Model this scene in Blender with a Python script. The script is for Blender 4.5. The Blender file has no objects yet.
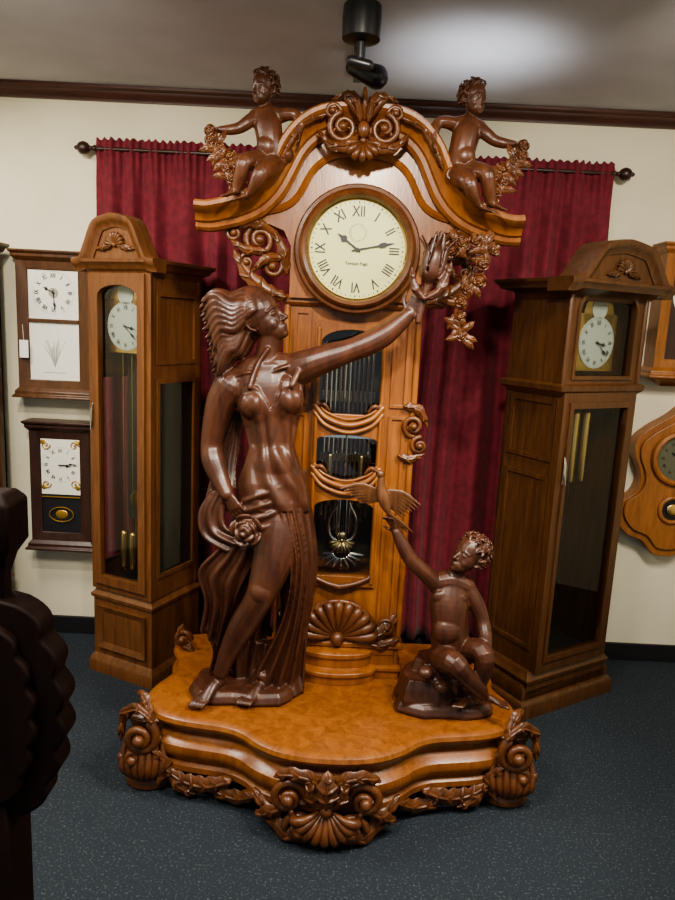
import bpy, math, random
import numpy as np
from mathutils import Vector, Matrix
random.seed(7); rng=np.random.RandomState(5)
PI=math.pi
COL=bpy.context.scene.collection
# ---------------------------------------------------------------- mesh kit
class MB:
    def __init__(s): s.v=[]; s.f=[]
    def add(s,v,f):
        o=len(s.v); s.v.extend([tuple(map(float,p)) for p in v]); s.f.extend([tuple(i+o for i in q) for q in f])
def A(*a): return np.array(a,dtype=float)
def nrm(v):
    v=np.asarray(v,float); return v/(np.linalg.norm(v)+1e-12)
def cat(P,sub):
    P=[np.atleast_1d(np.asarray(p,float)) for p in P]; n=len(P); out=[]
    for i in range(n-1):
        p0=P[max(i-1,0)];p1=P[i];p2=P[i+1];p3=P[min(i+2,n-1)]
        for k in range(sub):
            t=k/sub
            out.append(.5*((2*p1)+(-p0+p2)*t+(2*p0-5*p1+4*p2-p3)*t*t+(-p0+3*p1-3*p2+p3)*t**3))
    out.append(P[-1]); return out
def tube(mb,pts,rad,n=10,ref=None,sub=4,cap=True):
    R=[(r,r) if np.isscalar(r) else tuple(r) for r in (rad if hasattr(rad,'__len__') else [rad]*len(pts))]
    if len(R)!=len(pts): R=[tuple(np.array(R[0])+(np.array(R[-1])-np.array(R[0]))*i/(len(pts)-1)) for i in range(len(pts))]
    if sub>1: P=cat(pts,sub); R=cat(R,sub)
    else: P=[np.asarray(p,float) for p in pts]; R=[np.array(r) for r in R]
    R=[np.maximum(r,1e-4) for r in R]
    m=len(P); T=[nrm(P[min(i+1,m-1)]-P[max(i-1,0)]) for i in range(m)]
    if ref is None:
        s=np.cross(T[0],[0,0,1]); 
        if np.linalg.norm(s)<.2: s=np.cross(T[0],[0,1,0])
    else: s=np.asarray(ref,float)
    rings=[]
    def ring(c,S,B,a,b): return [c+S*a*math.cos(2*PI*k/n)+B*b*math.sin(2*PI*k/n) for k in range(n)]
    for i in range(m):
        if ref is not None: s=np.asarray(ref,float)
        s=nrm(s-T[i]*np.dot(s,T[i])); b=np.cross(T[i],s)
        a_,b_=R[i]
        if cap and i==0:
            mr=min(a_,b_)
            for an in (75,45,20):
                q=math.radians(an); rings.append(ring(P[0]-T[0]*mr*math.sin(q),s,b,a_*math.cos(q),b_*math.cos(q)))
        rings.append(ring(P[i],s,b,a_,b_))
        if cap and i==m-1:
            mr=min(a_,b_)
            for an in (20,45,75):
                q=math.radians(an); rings.append(ring(P[i]+T[i]*mr*math.sin(q),s,b,a_*math.cos(q),b_*math.cos(q)))
    v=[p for r in rings for p in r]; f=[]
    for i in range(len(rings)-1):
        for k in range(n):
            k2=(k+1)%n; f.append((i*n+k,i*n+k2,(i+1)*n+k2,(i+1)*n+k))
    f.append(tuple(range(n-1,-1,-1))); L=(len(rings)-1)*n; f.append(tuple(L+k for k in range(n)))
    mb.add(v,f)
def ell(mb,c,r,M=None,n=16,m=10):
    if np.isscalar(r): r=(r,r,r)
    M=np.eye(3) if M is None else M
    v=[];f=[]
    for i in range(1,m):
        th=PI*i/m
        for k in range(n):
            ph=2*PI*k/n
            v.append(np.asarray(c)+M@(A(math.sin(th)*math.cos(ph),math.sin(th)*math.sin(ph),math.cos(th))*r))
    top=len(v); v.append(np.asarray(c)+M@A(0,0,r[2])); v.append(np.asarray(c)-M@A(0,0,r[2]))
    for i in range(m-2):
        for k in range(n):
            k2=(k+1)%n; f.append((i*n+k,(i+1)*n+k,(i+1)*n+k2,i*n+k2))
    for k in range(n):
        k2=(k+1)%n; f.append((top,k,k2)); f.append((top+1,(m-2)*n+k2,(m-2)*n+k))
    mb.add(v,f)
def box(mb,x0,x1,y0,y1,z0,z1):
    v=[(x0,y0,z0),(x1,y0,z0),(x1,y1,z0),(x0,y1,z0),(x0,y0,z1),(x1,y0,z1),(x1,y1,z1),(x0,y1,z1)]
    mb.add(v,[(0,3,2,1),(4,5,6,7),(0,1,5,4),(1,2,6,5),(2,3,7,6),(3,0,4,7)])
def pane(mb,poly,y):
    """single thin layer of glass, outline (x,z) at depth y"""
    mb.add([(p[0],y,p[1]) for p in poly],[tuple(range(len(poly)))])
def offset(poly,d):
    n=len(poly); out=[]
    for i in range(n):
        p0=A(*poly[i-1]);p=A(*poly[i]);p1=A(*poly[(i+1)%n])
        e0=nrm(p-p0);e1=nrm(p1-p); n0=A(e0[1],-e0[0]);n1=A(e1[1],-e1[0]); b=nrm(n0+n1)
        out.append(p+b*d/max(.45,float(np.dot(b,n0))))
    return out
def stack(mb,outline,prof):
    """outline: CCW plan (x,y); prof: [(outward offset, z)] from bottom to top"""
    n=len(outline); v=[];f=[]
    for d,z in prof:
        for p in offset(outline,d): v.append((p[0],p[1],z))
    for i in range(len(prof)-1):
        for k in range(n):
            k2=(k+1)%n; f.append((i*n+k,i*n+k2,(i+1)*n+k2,(i+1)*n+k))
    f.append(tuple(range(n-1,-1,-1))); L=(len(prof)-1)*n; f.append(tuple(L+k for k in range(n)))
    mb.add(v,f)
def rect(x0,x1,y0,y1): return [(x0,y0),(x1,y0),(x1,y1),(x0,y1)]
def prism(mb,poly,y0,y1):
    """poly (x,z) extruded along y"""
    n=len(poly); v=[(p[0],y0,p[1]) for p in poly]+[(p[0],y1,p[1]) for p in poly]
    f=[tuple(range(n)),tuple(range(2*n-1,n-1,-1))]+[(k,(k+1)%n+0,(k+1)%n+n,k+n)[::-1] for k in range(n)]
    mb.add(v,f)
def raycast(poly,c,ang):
    d=A(math.cos(ang),math.sin(ang)); best=None; n=len(poly)
    for i in range(n):
        p=A(*poly[i])-c; q=A(*poly[(i+1)%n])-c; e=q-p
        den=d[0]*e[1]-d[1]*e[0]
        if abs(den)<1e-12: continue
        t=(p[0]*e[1]-p[1]*e[0])/den; s=(p[0]*d[1]-p[1]*d[0])/den
        if t>0 and -1e-6<=s<=1+1e-6: best=t if best is None else max(best,t)
    return c+d*(best or .001)
def frame(mb,outer,inner,y0,y1,yin=None):
    """flat frame (x,z) between two star shaped outlines, front y0, back y1"""
    c=np.mean([A(*p) for p in inner],axis=0); angs=set()
    for p in list(outer)+list(inner):
        q=A(*p)-c; angs.add(round(math.atan2(q[1],q[0]),5))
    angs=sorted(angs); n=len(angs); yin=y0 if yin is None else yin
    O=[raycast(outer,c,a) for a in angs]; I=[raycast(inner,c,a) for a in angs]
    v=[(p[0],y0,p[1]) for p in O]+[(p[0],yin,p[1]) for p in I]+[(p[0],y1,p[1]) for p in I]+[(p[0],y1,p[1]) for p in O]
    f=[]
    for k in range(n):
        k2=(k+1)%n
        for a,b in ((0,1),(1,2),(2,3),(3,0)): f.append((a*n+k,a*n+k2,b*n+k2,b*n+k))
    mb.add(v,f)
def sweep(mb,path,prof):
    """path: open (x,z) polyline; prof: closed loop of (normal offset, y)"""
    n=len(path); v=[];f=[];m=len(prof)
    for i in range(n):
        t=nrm(A(*path[min(i+1,n-1)])-A(*path[max(i-1,0)])); nn=A(-t[1],t[0])
        for o,y in prof: v.append((path[i][0]+nn[0]*o,y,path[i][1]+nn[1]*o))
    for i in range(n-1):
        for k in range(m):
            k2=(k+1)%m; f.append((i*m+k,i*m+k2,(i+1)*m+k2,(i+1)*m+k))
    f.append(tuple(range(m-1,-1,-1))); f.append(tuple((n-1)*m+k for k in range(m)))
    mb.add(v,f)
def slabsheet(mb,fn,m,W,thick,d=A(0,-1,0)):
    """closed cloth slab; fn(t,s) gives the front surface"""
    v=[];f=[]; g=[[fn(i/(m-1),j/(W-1)) for j in range(W)] for i in range(m)]
    for side in (0,1):
        for i in range(m):
            for j in range(W): v.append(g[i][j]-(d*thick if side else 0))
    N=m*W; nv=W-1
    for i in range(m-1):
        for j in range(nv):
            a=i*W+j; f.append((a,a+1,a+W+1,a+W)); f.append((N+a,N+a+W,N+a+W+1,N+a+1))
    for i in range(m-1):
        for j in (0,nv):
            a=i*W+j; f.append((a,a+W,N+a+W,N+a) if j==0 else (a,N+a,N+a+W,a+W))
    for j in range(nv):
        for i in (0,m-1):
            a=i*W+j; f.append((a,N+a,N+a+1,a+1) if i==0 else (a,a+1,N+a+1,N+a))
    mb.add(v,f)
def drape(mb,Aa,Bb,ripples=4,amp=.012,thick=.014,bulge=0,m=44,nv=40,d=(0,-1,0),wob=.6):
    d=A(*d); Pa=np.array(cat(Aa,12)); Pb=np.array(cat(Bb,12)); ta=np.linspace(0,1,len(Pa)); tb=np.linspace(0,1,len(Pb))
    def fn(t,s):
        pa=A(*[np.interp(t,ta,Pa[:,c]) for c in range(3)]); pb=A(*[np.interp(t,tb,Pb[:,c]) for c in range(3)])
        o=amp*math.sin(2*PI*ripples*s+wob*math.sin(3*t+s*2)*2)*(.5+.5*t)+bulge*math.sin(PI*s)
        return pa*(1-s)+pb*s+d*o
    slabsheet(mb,fn,m,nv,thick,d)
def fin(mb,name,mat,parent=None,bevel=0,voxel=0,smooth=3,world=True,sharp=38,sub=0):
    v=mb.v
    if parent is not None and world:
        L=parent.location; v=[(p[0]-L[0],p[1]-L[1],p[2]-L[2]) for p in v]
    me=bpy.data.meshes.new(name); me.from_pydata(v,[],mb.f); me.validate()
    me.polygons.foreach_set('use_smooth',[True]*len(me.polygons))
    if not voxel: me.set_sharp_from_angle(angle=math.radians(sharp))
    me.materials.append(mat)
    o=bpy.data.objects.new(name,me); COL.objects.link(o)
    if parent: o.parent=parent
    if bevel:
        b=o.modifiers.new('b','BEVEL'); b.width=bevel; b.segments=2; b.limit_method='ANGLE'; b.angle_limit=math.radians(38)
    if voxel:
        r=o.modifiers.new('r','REMESH'); r.mode='VOXEL'; r.voxel_size=voxel; r.use_smooth_shade=True
        if smooth:
            s=o.modifiers.new('s','SMOOTH'); s.factor=.5; s.iterations=smooth
    return o
def empty(name,loc,rz=0):
    e=bpy.data.objects.new(name,None); e.location=loc; e.rotation_euler=(0,0,rz); e.empty_display_size=.1; COL.objects.link(e); return e
# ---------------------------------------------------------------- materials
def mat(name,col,rough=.5,metal=0,coat=0,emit=None,spec=.5):
    m=bpy.data.materials.new(name); m.use_nodes=True; b=m.node_tree.nodes['Principled BSDF']
    b.inputs['Base Color'].default_value=(*col,1); b.inputs['Roughness'].default_value=rough; b.inputs['Metallic'].default_value=metal
    b.inputs['Coat Weight'].default_value=coat; b.inputs['Coat Roughness'].default_value=.2; b.inputs['Specular IOR Level'].default_value=spec
    if emit: b.inputs['Emission Color'].default_value=(*col,1); b.inputs['Emission Strength'].default_value=emit
    return m
def wood(name,c1,c2,rough=.35,scale=(14,14,1.6),coat=.15,bump=.05,spec=.5):
    m=mat(name,c1,rough,coat=coat,spec=spec); nt=m.node_tree; N=nt.nodes; L=nt.links; b=N['Principled BSDF']
    tc=N.new('ShaderNodeTexCoord'); mp=N.new('ShaderNodeMapping'); mp.inputs['Scale'].default_value=scale
    L.new(tc.outputs['Object'],mp.inputs[0])
    n1=N.new('ShaderNodeTexNoise'); n1.inputs['Scale'].default_value=3; n1.inputs['Detail'].default_value=6; n1.inputs['Distortion'].default_value=.8
    L.new(mp.outputs[0],n1.inputs[0])
    n2=N.new('ShaderNodeTexNoise'); n2.inputs['Scale'].default_value=14; n2.inputs['Detail'].default_value=3; L.new(mp.outputs[0],n2.inputs[0])
    mx=N.new('ShaderNodeMath'); mx.operation='MULTIPLY_ADD'; mx.inputs[1].default_value=.35
    L.new(n2.outputs[0],mx.inputs[0]); L.new(n1.outputs[0],mx.inputs[2])
    cr=N.new('ShaderNodeValToRGB'); cr.color_ramp.elements[0].position=.45; cr.color_ramp.elements[1].position=.9
    cr.color_ramp.elements[0].color=(*c2,1); cr.color_ramp.elements[1].color=(*c1,1)
    L.new(mx.outputs[0],cr.inputs[0]); L.new(cr.outputs[0],b.inputs['Base Color'])
    bp=N.new('ShaderNodeBump'); bp.inputs['Strength'].default_value=bump; bp.inputs['Distance'].default_value=.01; L.new(n2.outputs[0],bp.inputs['Height']); L.new(bp.outputs[0],b.inputs['Normal'])
    return m
M_case=wood('honey_wood',(.30,.108,.024),(.17,.054,.011),.33,(9,9,1.4),.18)
M_carve=wood('carved_brown_wood',(.155,.054,.016),(.07,.023,.008),.37,(9,9,5),.12)
M_statue=wood('statue_mahogany',(.088,.031,.015),(.043,.015,.009),.38,(9,9,2.5),.10,.04)
M_putto=wood('putto_wood',(.115,.04,.016),(.06,.02,.009),.37,(9,9,4),.10,.03)
M_oakL=wood('oak_wood_left',(.17,.068,.022),(.09,.033,.011),.4,(16,16,1.5),.1)
M_oakR=wood('oak_wood_right',(.11,.045,.015),(.052,.021,.008),.36,(16,16,1.5),.15)
M_dark=wood('dark_walnut',(.05,.017,.010),(.022,.008,.005),.4,(12,12,2),.1)
M_trim=wood('trim_wood',(.08,.024,.012),(.04,.012,.007),.4,(1.5,14,14),.1)
M_orange=wood('orange_oak',(.33,.125,.033),(.2,.072,.017),.4,(14,14,2),.1)
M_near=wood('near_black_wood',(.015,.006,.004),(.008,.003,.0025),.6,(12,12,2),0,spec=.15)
M_brass=mat('brass',(.72,.50,.19),.25,1); M_silver=mat('chrome',(.8,.8,.78),.18,1); M_pend=mat('antique_brass',(.45,.36,.2),.3,1)
M_black=mat('black_metal',(.012,.012,.013),.35); M_ink=mat('ink',(.01,.01,.012),.5); M_soft=mat('silver_print',(.38,.39,.36),.5)
M_dial=mat('cream_dial',(.60,.60,.27),.45,emit=.12); M_white=mat('white_dial',(.72,.70,.62),.5); M_grey=mat('silvered_dial',(.42,.45,.40),.35)  # cream dial: faint glow put into its colour by emission
M_innerG=mat('interior_panel',(.045,.038,.028),.3); M_paper=mat('paper_tag',(.75,.75,.72),.6)
M_gold=mat('gold_leaf',(.55,.33,.07),.35,.8)
def glassmat():
    m=bpy.data.materials.new('pane_glass'); m.use_nodes=True; N=m.node_tree.nodes; L=m.node_tree.links; N.clear()
    o=N.new('ShaderNodeOutputMaterial'); t=N.new('ShaderNodeBsdfTransparent'); t.inputs[0].default_value=(.84,.87,.85,1)
    g=N.new('ShaderNodeBsdfGlossy'); g.inputs['Roughness'].default_value=.03; fr=N.new('ShaderNodeLayerWeight'); fr.inputs[0].default_value=.25
    ml=N.new('ShaderNodeMath'); ml.operation='MULTIPLY_ADD'; ml.inputs[1].default_value=.5; ml.inputs[2].default_value=.06; L.new(fr.outputs['Fresnel'],ml.inputs[0])
    x=N.new('ShaderNodeMixShader'); L.new(ml.outputs[0],x.inputs[0]); L.new(t.outputs[0],x.inputs[1]); L.new(g.outputs[0],x.inputs[2]); L.new(x.outputs[0],o.inputs[0]); return m
M_glass=glassmat()
def noisy(name,c1,c2,scale,rough,p0=.4,p1=.6,bump=0,sheen=0):
    m=mat(name,c1,rough); nt=m.node_tree; N=nt.nodes; L=nt.links; b=N['Principled BSDF']
    tc=N.new('ShaderNodeTexCoord'); n=N.new('ShaderNodeTexNoise'); n.inputs['Scale'].default_value=scale; n.inputs['Detail'].default_value=4
    L.new(tc.outputs['Object'],n.inputs[0]); cr=N.new('ShaderNodeValToRGB'); cr.color_ramp.elements[0].position=p0; cr.color_ramp.elements[1].position=p1
    cr.color_ramp.elements[0].color=(*c1,1); cr.color_ramp.elements[1].color=(*c2,1); L.new(n.outputs[0],cr.inputs[0]); L.new(cr.outputs[0],b.inputs['Base Color'])
    if bump:
        bp=N.new('ShaderNodeBump'); bp.inputs['Strength'].default_value=bump; bp.inputs['Distance'].default_value=.005; L.new(n.outputs[0],bp.inputs['Height']); L.new(bp.outputs[0],b.inputs['Normal'])
    b.inputs['Sheen Weight'].default_value=sheen
    return m
M_carpet=noisy('carpet',(.014,.021,.030),(.10,.12,.13),130,.95,.56,.78,.3)
M_wall=noisy('wall_paint',(.68,.63,.47),(.72,.67,.51),3,.85,bump=.0)
M_ceil=noisy('ceiling_paint',(.52,.52,.55),(.56,.56,.59),4,.9)
M_curt=noisy('curtain_fabric',(.125,.009,.019),(.17,.014,.026),30,.85,sheen=.08)
M_base=mat('baseboard_rubber',(.012,.012,.014),.5)
# ---------------------------------------------------------------- camera
h=1.62; p=math.radians(10.4); r=math.radians(2.8)
F=Vector((0,math.cos(p),-math.sin(p))); U=Vector((0,math.sin(p),math.cos(p))); X=Vector((1,0,0))
cr_=X*math.cos(r)+U*math.sin(r); cu=U*math.cos(r)-X*math.sin(r)
cam=bpy.data.cameras.new('camera'); co=bpy.data.objects.new('camera',cam); COL.objects.link(co)
Mx=Matrix((cr_,cu,-F)).transposed().to_4x4(); Mx.translation=Vector((0,0,h)); co.matrix_world=Mx
cam.sensor_fit='VERTICAL'; cam.sensor_height=36; cam.lens=27.6; bpy.context.scene.camera=co
# ---------------------------------------------------------------- room
DW=3.3; HC=2.6
def slab(name,x0,x1,y0,y1,z0,z1,m,bev=0):
    b=MB(); box(b,x0,x1,y0,y1,z0,z1); return fin(b,name,m,bevel=bev)
slab('floor',-2.6,2.6,-1.5,DW+.1,-.1,0,M_carpet)
slab('wall_back',-2.6,2.6,DW,DW+.1,0,HC,M_wall)
slab('wall_left',-2.7,-2.6,-1.5,DW+.1,0,HC,M_wall)
slab('wall_right',2.6,2.7,-1.5,DW+.1,0,HC,M_wall)
slab('ceiling',-2.7,2.7,-1.5,DW+.1,HC,HC+.1,M_ceil)
b=MB(); pr=[(0,DW),(0,DW-.05),(-.012,DW-.05),(-.02,DW-.035),(-.035,DW-.03),(-.045,DW-.018),(-.058,DW-.015),(-.058,DW)]
sweep(b,[(-2.59,HC-.002),(2.59,HC-.002)],pr); fin(b,'trim_1',M_trim)
slab('baseboard_back',-2.59,2.59,DW-.015,DW,0,.09,M_base,.003)
# ---------------------------------------------------------------- image pixels -> metres on the vertical plane at depth Y, by camera unprojection
def unproject_at(Y0):
    def q(x,y,dY=0.0):
        Y=Y0+dY; a=x-337.5; c=y-450; e=c-.0488*a; g=a+.0488*c
        return A(Y*g*(1.475+.00041*e)*1e-3, Y, h+Y*(-.183-.001503*e-4.04e-7*e*e))
    return q
# ---------------------------------------------------------------- carving kit
def spiral(mb,c,R,turns=1.6,a0=0,cw=1,th=.012,depth=.015,n=8):
    pts=[];rd=[];N=int(16*turns)
    for i in range(N+1):
        t=i/N; a=a0+cw*2*PI*turns*t; rr=R*(1-t)**.85+R*.08
        pts.append(A(c[0]+rr*math.cos(a),c[1]-depth*t,c[2]+rr*math.sin(a))); rd.append(th*(1-.45*t))
    tube(mb,pts,rd,n,sub=1); ell(mb,A(c[0],c[1]-depth,c[2]),th*1.25,n=10,m=6)
def leaf(mb,pts,w,th=.012,lobes=4,d=(0,-1,0),tipw=.15):
    P=cat(pts,7); m=len(P); d=A(*d); rr=[]
    for i in range(m):
        t=i/(m-1); ww=w*(math.sin(PI*min(1,t*.86+.12))**.8)*(.68+.32*abs(math.sin(lobes*PI*t)))
        rr.append((max(ww,.002),th*(1-.5*t)))
    T=[nrm(P[min(i+1,m-1)]-P[max(i-1,0)]) for i in range(m)]
    sides=[np.cross(T[i],d) for i in range(m)]
    tube(mb,P,rr,8,ref=sides[m//2],sub=1)
    tube(mb,[P[i]+d*rr[i][1]*.9 for i in range(0,m,2)],[th*.45*(1-.6*i/m)+.0008 for i in range(0,m,2)],6,sub=1)
    for k in range(lobes):
        i=int((k+.15)/lobes*(m-1)); j=min(m-1,int((k+.7)/lobes*(m-1)))
        for s in (-1,1):
            e=P[j]+sides[j]*s*rr[j][0]*.95
            tube(mb,[P[i]+d*th*.7,(P[i]+P[j])/2+sides[i]*s*rr[i][0]*.45+d*th*.9,e+d*th*.2],[th*.35,th*.4,th*.22],5,sub=3)
def shell(mb,c,R,n=9,a0=0,a1=PI,th=.012,dep=.02,r0=.15):
    for k in range(n):
        a=a0+(a1-a0)*(k+.5)/n; dr=A(math.cos(a),0,math.sin(a)); w=R*(a1-a0)/n*.52
        tube(mb,[c+dr*R*r0+A(0,-dep*.4,0),c+dr*R*.6+A(0,-dep,0),c+dr*R*.95+A(0,-dep*.9,0),c+dr*R+A(0,-dep*.2,0)],[w*.25,w*.7,w,w*.75],8,sub=3)
    ell(mb,c+A(0,-dep*.6,0),R*.2,n=12,m=8)
def rose(mb,c,R,n=A(0,-1,0)):
    n=nrm(n); s=nrm(np.cross(n,A(.1,.2,1))); t=np.cross(n,s)
    ell(mb,c,R*.55,n=12,m=8)
    for ringi,(k,rr,pr,zz) in enumerate(((5,.62,.45,.05),(4,.36,.34,.3),(3,.15,.21,.5))):
        for i in range(k):
            a=2*PI*i/k+ringi*.6; dr=s*math.cos(a)+t*math.sin(a); tg=np.cross(n,dr)
            m3=np.stack([tg,dr*.62+n*.78,n*.62-dr*.78],axis=1)
            ell(mb,c+dr*R*rr+n*R*zz,(R*pr,R*pr*.8,R*.12),m3,10,6)
# ================================================================ MONUMENTAL CLOCK
CX=.033
clk=empty('ornate_grandfather_clock',(CX,2.4,0))
half=[(0,1.955),(.08,1.96),(.16,1.98),(.23,2.02),(.28,2.065),(.34,2.095),(.42,2.11),(.50,2.125),(.57,2.15),(.62,2.19),(.645,2.25),(.635,2.33),(.60,2.41),(.59,2.49),(.61,2.57),(.64,2.64),(.63,2.72),(.55,2.76)]
def refine(h2,sub=3):
    return [tuple(q) for q in cat([A(*q) for q in h2],sub)]
hr=refine(half); outl=[(CX-.01-x,y) for x,y in hr[::-1]]+[(CX-.01+x,y) for x,y in hr[1:]]
b=MB(); stack(b,outl,[(-.03,.085),(0,.085),(.012,.095),(.012,.115),(-.002,.125),(.0,.135),(.018,.15),(.024,.17),(.02,.19),(.0,.205),(-.022,.215),(-.03,.228),(-.022,.24),(-.004,.248),(.012,.256),(.017,.268),(.012,.281),(.0,.288),(-.012,.29)])
fin(b,'platform',M_case,clk)
def dsh(w,yf,yb,bul):
    pts=[]; 
    for i in range(13):
        a=PI+PI*i/12; pts.append((CX+w*.62*math.cos(a),yf+bul+bul*math.sin(a)))
    return [(CX-w,yb),(CX-w,yf+bul)]+pts+[(CX+w,yf+bul),(CX+w,yb)]
b=MB()
stack(b,dsh(.24,2.375,2.74,.07),[(0,.29),(0,.315),(.008,.325),(.008,.338),(-.01,.345)])
stack(b,dsh(.21,2.405,2.74,.05),[(0,.345),(0,.375),(.008,.385),(.008,.4),(-.01,.41)])
stack(b,rect(CX-.235,CX+.235,2.455,2.76),[(0,.29),(0,.405),(.015,.415),(.015,.43),(0,.44)])
box(b,CX-.22,CX+.22,2.45,2.75,.30,.45)
fin(b,'plinth_steps',M_case,clk,bevel=.002)
YF=2.47; YB=2.76
b=MB()
for s in (-1,1):
    x0,x1=sorted((CX+s*.128,CX+s*.225)); box(b,x0,x1,YF,YB,.43,1.72)
    for z0,z1 in ((.47,.95),(.98,1.30),(1.33,1.66)):
        xa,xb=x0+.018,x1-.018
        frame(b,[(xa,z0),(xb,z0),(xb,z1),(xa,z1)],[(xa+.012,z0+.012),(xb-.012,z0+.012),(xb-.012,z1-.012),(xa+.012,z1-.012)],YF-.008,YF+.005)
    xs=CX+s*.232; tube(b,[A(xs,YF,.45),A(xs,YF,1.7)],.012,10,sub=1)
box(b,CX-.13,CX+.13,YF,YB,.43,.665)
box(b,CX-.13,CX+.13,YF,YB,1.615,1.72)
box(b,CX-.23,CX+.23,YB,YB+.015,.43,1.95)
stack(b,rect(CX-.235,CX+.235,YF-.01,YB),[(0,1.675),(.012,1.685),(.012,1.70),(0,1.71)])
fin(b,'case_body',M_case,clk,bevel=.002)
b=MB(); box(b,CX-.128,CX+.128,YB-.02,YB-.002,.66,1.62); fin(b,'case_interior',M_innerG,clk)
def arch(x0,x1,z0,z1,rise,n=12):
    pts=[(x0,z0),(x1,z0)]
    for i in range(n+1):
        a=PI*i/n; pts.append(((x0+x1)/2+(x1-x0)/2*math.cos(a),z1-rise+rise*math.sin(a)))
    return pts
b=MB()
def rc(x0,x1,z0,z1): return [(x0,z0),(x1,z0),(x1,z1),(x0,z1)]
frame(b,rc(CX-.13,CX+.13,1.26,1.63),arch(CX-.108,CX+.108,1.30,1.60,.05),YF-.015,YF+.01)
frame(b,rc(CX-.13,CX+.13,1.01,1.26),arch(CX-.108,CX+.108,1.05,1.225,.02),YF-.015,YF+.01)
frame(b,rc(CX-.13,CX+.13,.65,1.01),arch(CX-.108,CX+.108,.69,.985,.03),YF-.015,YF+.01)
for zc in (1.30,1.075):
    for dz,th in ((0,.010),(-.027,.008),(.02,.005)):
        tube(b,[A(CX-.12,YF-.02,zc+dz+.03),A(CX-.08,YF-.028,zc+dz-.012),A(CX,YF-.032,zc+dz-.035),A(CX+.08,YF-.028,zc+dz-.012),A(CX+.12,YF-.02,zc+dz+.03)],th,8,sub=6)
for s in (-1,1): tube(b,[A(CX+s*.116,YF-.02,.67),A(CX+s*.116,YF-.02,1.6)],.007,8,sub=1)
fin(b,'door_frame',M_case,clk,bevel=.002)
b=MB(); pane(b,rc(CX-.12,CX+.12,.67,1.615),YF+.004); fin(b,'door_glass',M_glass,clk)
b=MB()
for i in range(11):
    x=CX-.085+.017*i; tube(b,[A(x,2.56,.80+.02*abs(5-i)),A(x,2.56,1.53)],.0058,8,sub=1)
for z in (1.535,1.20): box(b,CX-.1,CX+.1,2.545,2.57,z,z+.012)
tube(b,[A(CX,2.52,.8),A(CX,2.52,1.5)],.004,8,sub=1)
for s in (-1,1):
    tube(b,[A(CX,2.51,.80),A(CX+s*.045,2.51,.83),A(CX+s*.05,2.51,.90),A(CX+s*.022,2.51,.96),A(CX+s*.035,2.51,1.0)],.006,8)
    spiral(b,A(CX+s*.045,2.505,1.0),.016,1.3,0,s,.004,.004)
    for k in range(3): tube(b,[A(CX+s*.012*k,2.51,.84),A(CX+s*.012*k,2.51,.98)],.002,6,sub=1)
for k in range(9):
    a=PI+PI*(k+.5)/9; tube(b,[A(CX+.035*math.cos(a),2.52,.765+.03*math.sin(a)),A(CX+.085*math.cos(a),2.52,.765+.065*math.sin(a))],.007,7,sub=1)
fin(b,'pendulum_and_chimes',M_silver,clk)
b=MB(); shell(b,A(CX,2.51,.815),.045,9,PI,2*PI,dep=.012); ell(b,A(CX,2.505,.83),(.018,.010,.018))
for x in (-.06,.06): tube(b,[A(CX+x,2.54,.95),A(CX+x,2.54,1.13)],.014,12,sub=1)
box(b,CX-.1,CX+.1,2.60,2.61,1.33,1.37); box(b,CX-.1,CX+.1,2.60,2.61,1.1,1.13)
fin(b,'weights',M_pend,clk)
# bonnet
ah=[(-.535,1.992),(-.50,1.99),(-.46,1.998),(-.40,2.015),(-.35,2.042),(-.31,2.085),(-.28,2.14),(-.25,2.20),(-.21,2.25),(-.155,2.288),(-.09,2.306),(0,2.312)]
ah=[(x*1.0,z-.012) for x,z in ah]
ahr=refine(ah,3); path=[(CX+x,z) for x,z in ahr]+[(CX-x,z) for x,z in ahr[::-1][1:]]
b=MB()
prof=[(-.075,2.43),(-.075,2.40),(-.066,2.388),(-.052,2.385),(-.047,2.372),(-.035,2.366),(-.022,2.35),(-.018,2.335),(-.006,2.322),(.006,2.322),(.013,2.332),(.013,2.74),(-.03,2.74),(-.03,2.43)]
sweep(b,path,prof)
pp=[]
for i,(x,z) in enumerate(path):
    t=nrm(A(*path[min(i+1,len(path)-1)])-A(*path[max(i-1,0)])); pp.append((x+t[1]*.03,z-t[0]*.03))
poly=[(CX-.5,1.943),(CX-.30,1.938),(CX-.25,1.92),(CX-.225,1.87),(CX-.225,1.70),(CX+.225,1.70),(CX+.225,1.87),(CX+.25,1.92),(CX+.30,1.938),(CX+.5,1.943)]+pp[::-1]
prism(b,poly,2.43,2.72)
p2=[(CX+.66*x,1.975+(z-1.98)*.62) for x,z in ahr[6:]]; p2=p2+[(2*CX-x,z) for x,z in p2[::-1][1:]]
sweep(b,p2,[(-.01,2.44),(-.01,2.42),(0,2.412),(.012,2.42),(.012,2.44)])
fin(b,'bonnet',M_case,clk,bevel=0,sharp=30)
DZ=1.864; DY=2.395
def ringprof(mb,c,prof,n=64):
    v=[];f=[];m=len(prof)
    for k in range(n):
        a=2*PI*k/n
        for rr,y in prof: v.append((c[0]+rr*math.cos(a),y,c[2]+rr*math.sin(a)))
    for k in range(n):
        k2=(k+1)%n
        for j in range(m):
            j2=(j+1)%m; f.append((k*m+j,k*m+j2,k2*m+j2,k2*m+j))
    mb.add(v,f)
b=MB(); ringprof(b,(CX,0,DZ),[(.165,2.44),(.165,2.375),(.172,2.36),(.182,2.355),(.19,2.362),(.196,2.378),(.206,2.38),(.212,2.392),(.212,2.44)]); fin(b,'dial_bezel',M_carve,clk)
b=MB(); ringprof(b,(CX,0,DZ),[(.160,2.40),(.160,2.382),(.167,2.376),(.170,2.385),(.170,2.40)]); fin(b,'dial_brass_ring',M_brass,clk)
TXT={}
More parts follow.
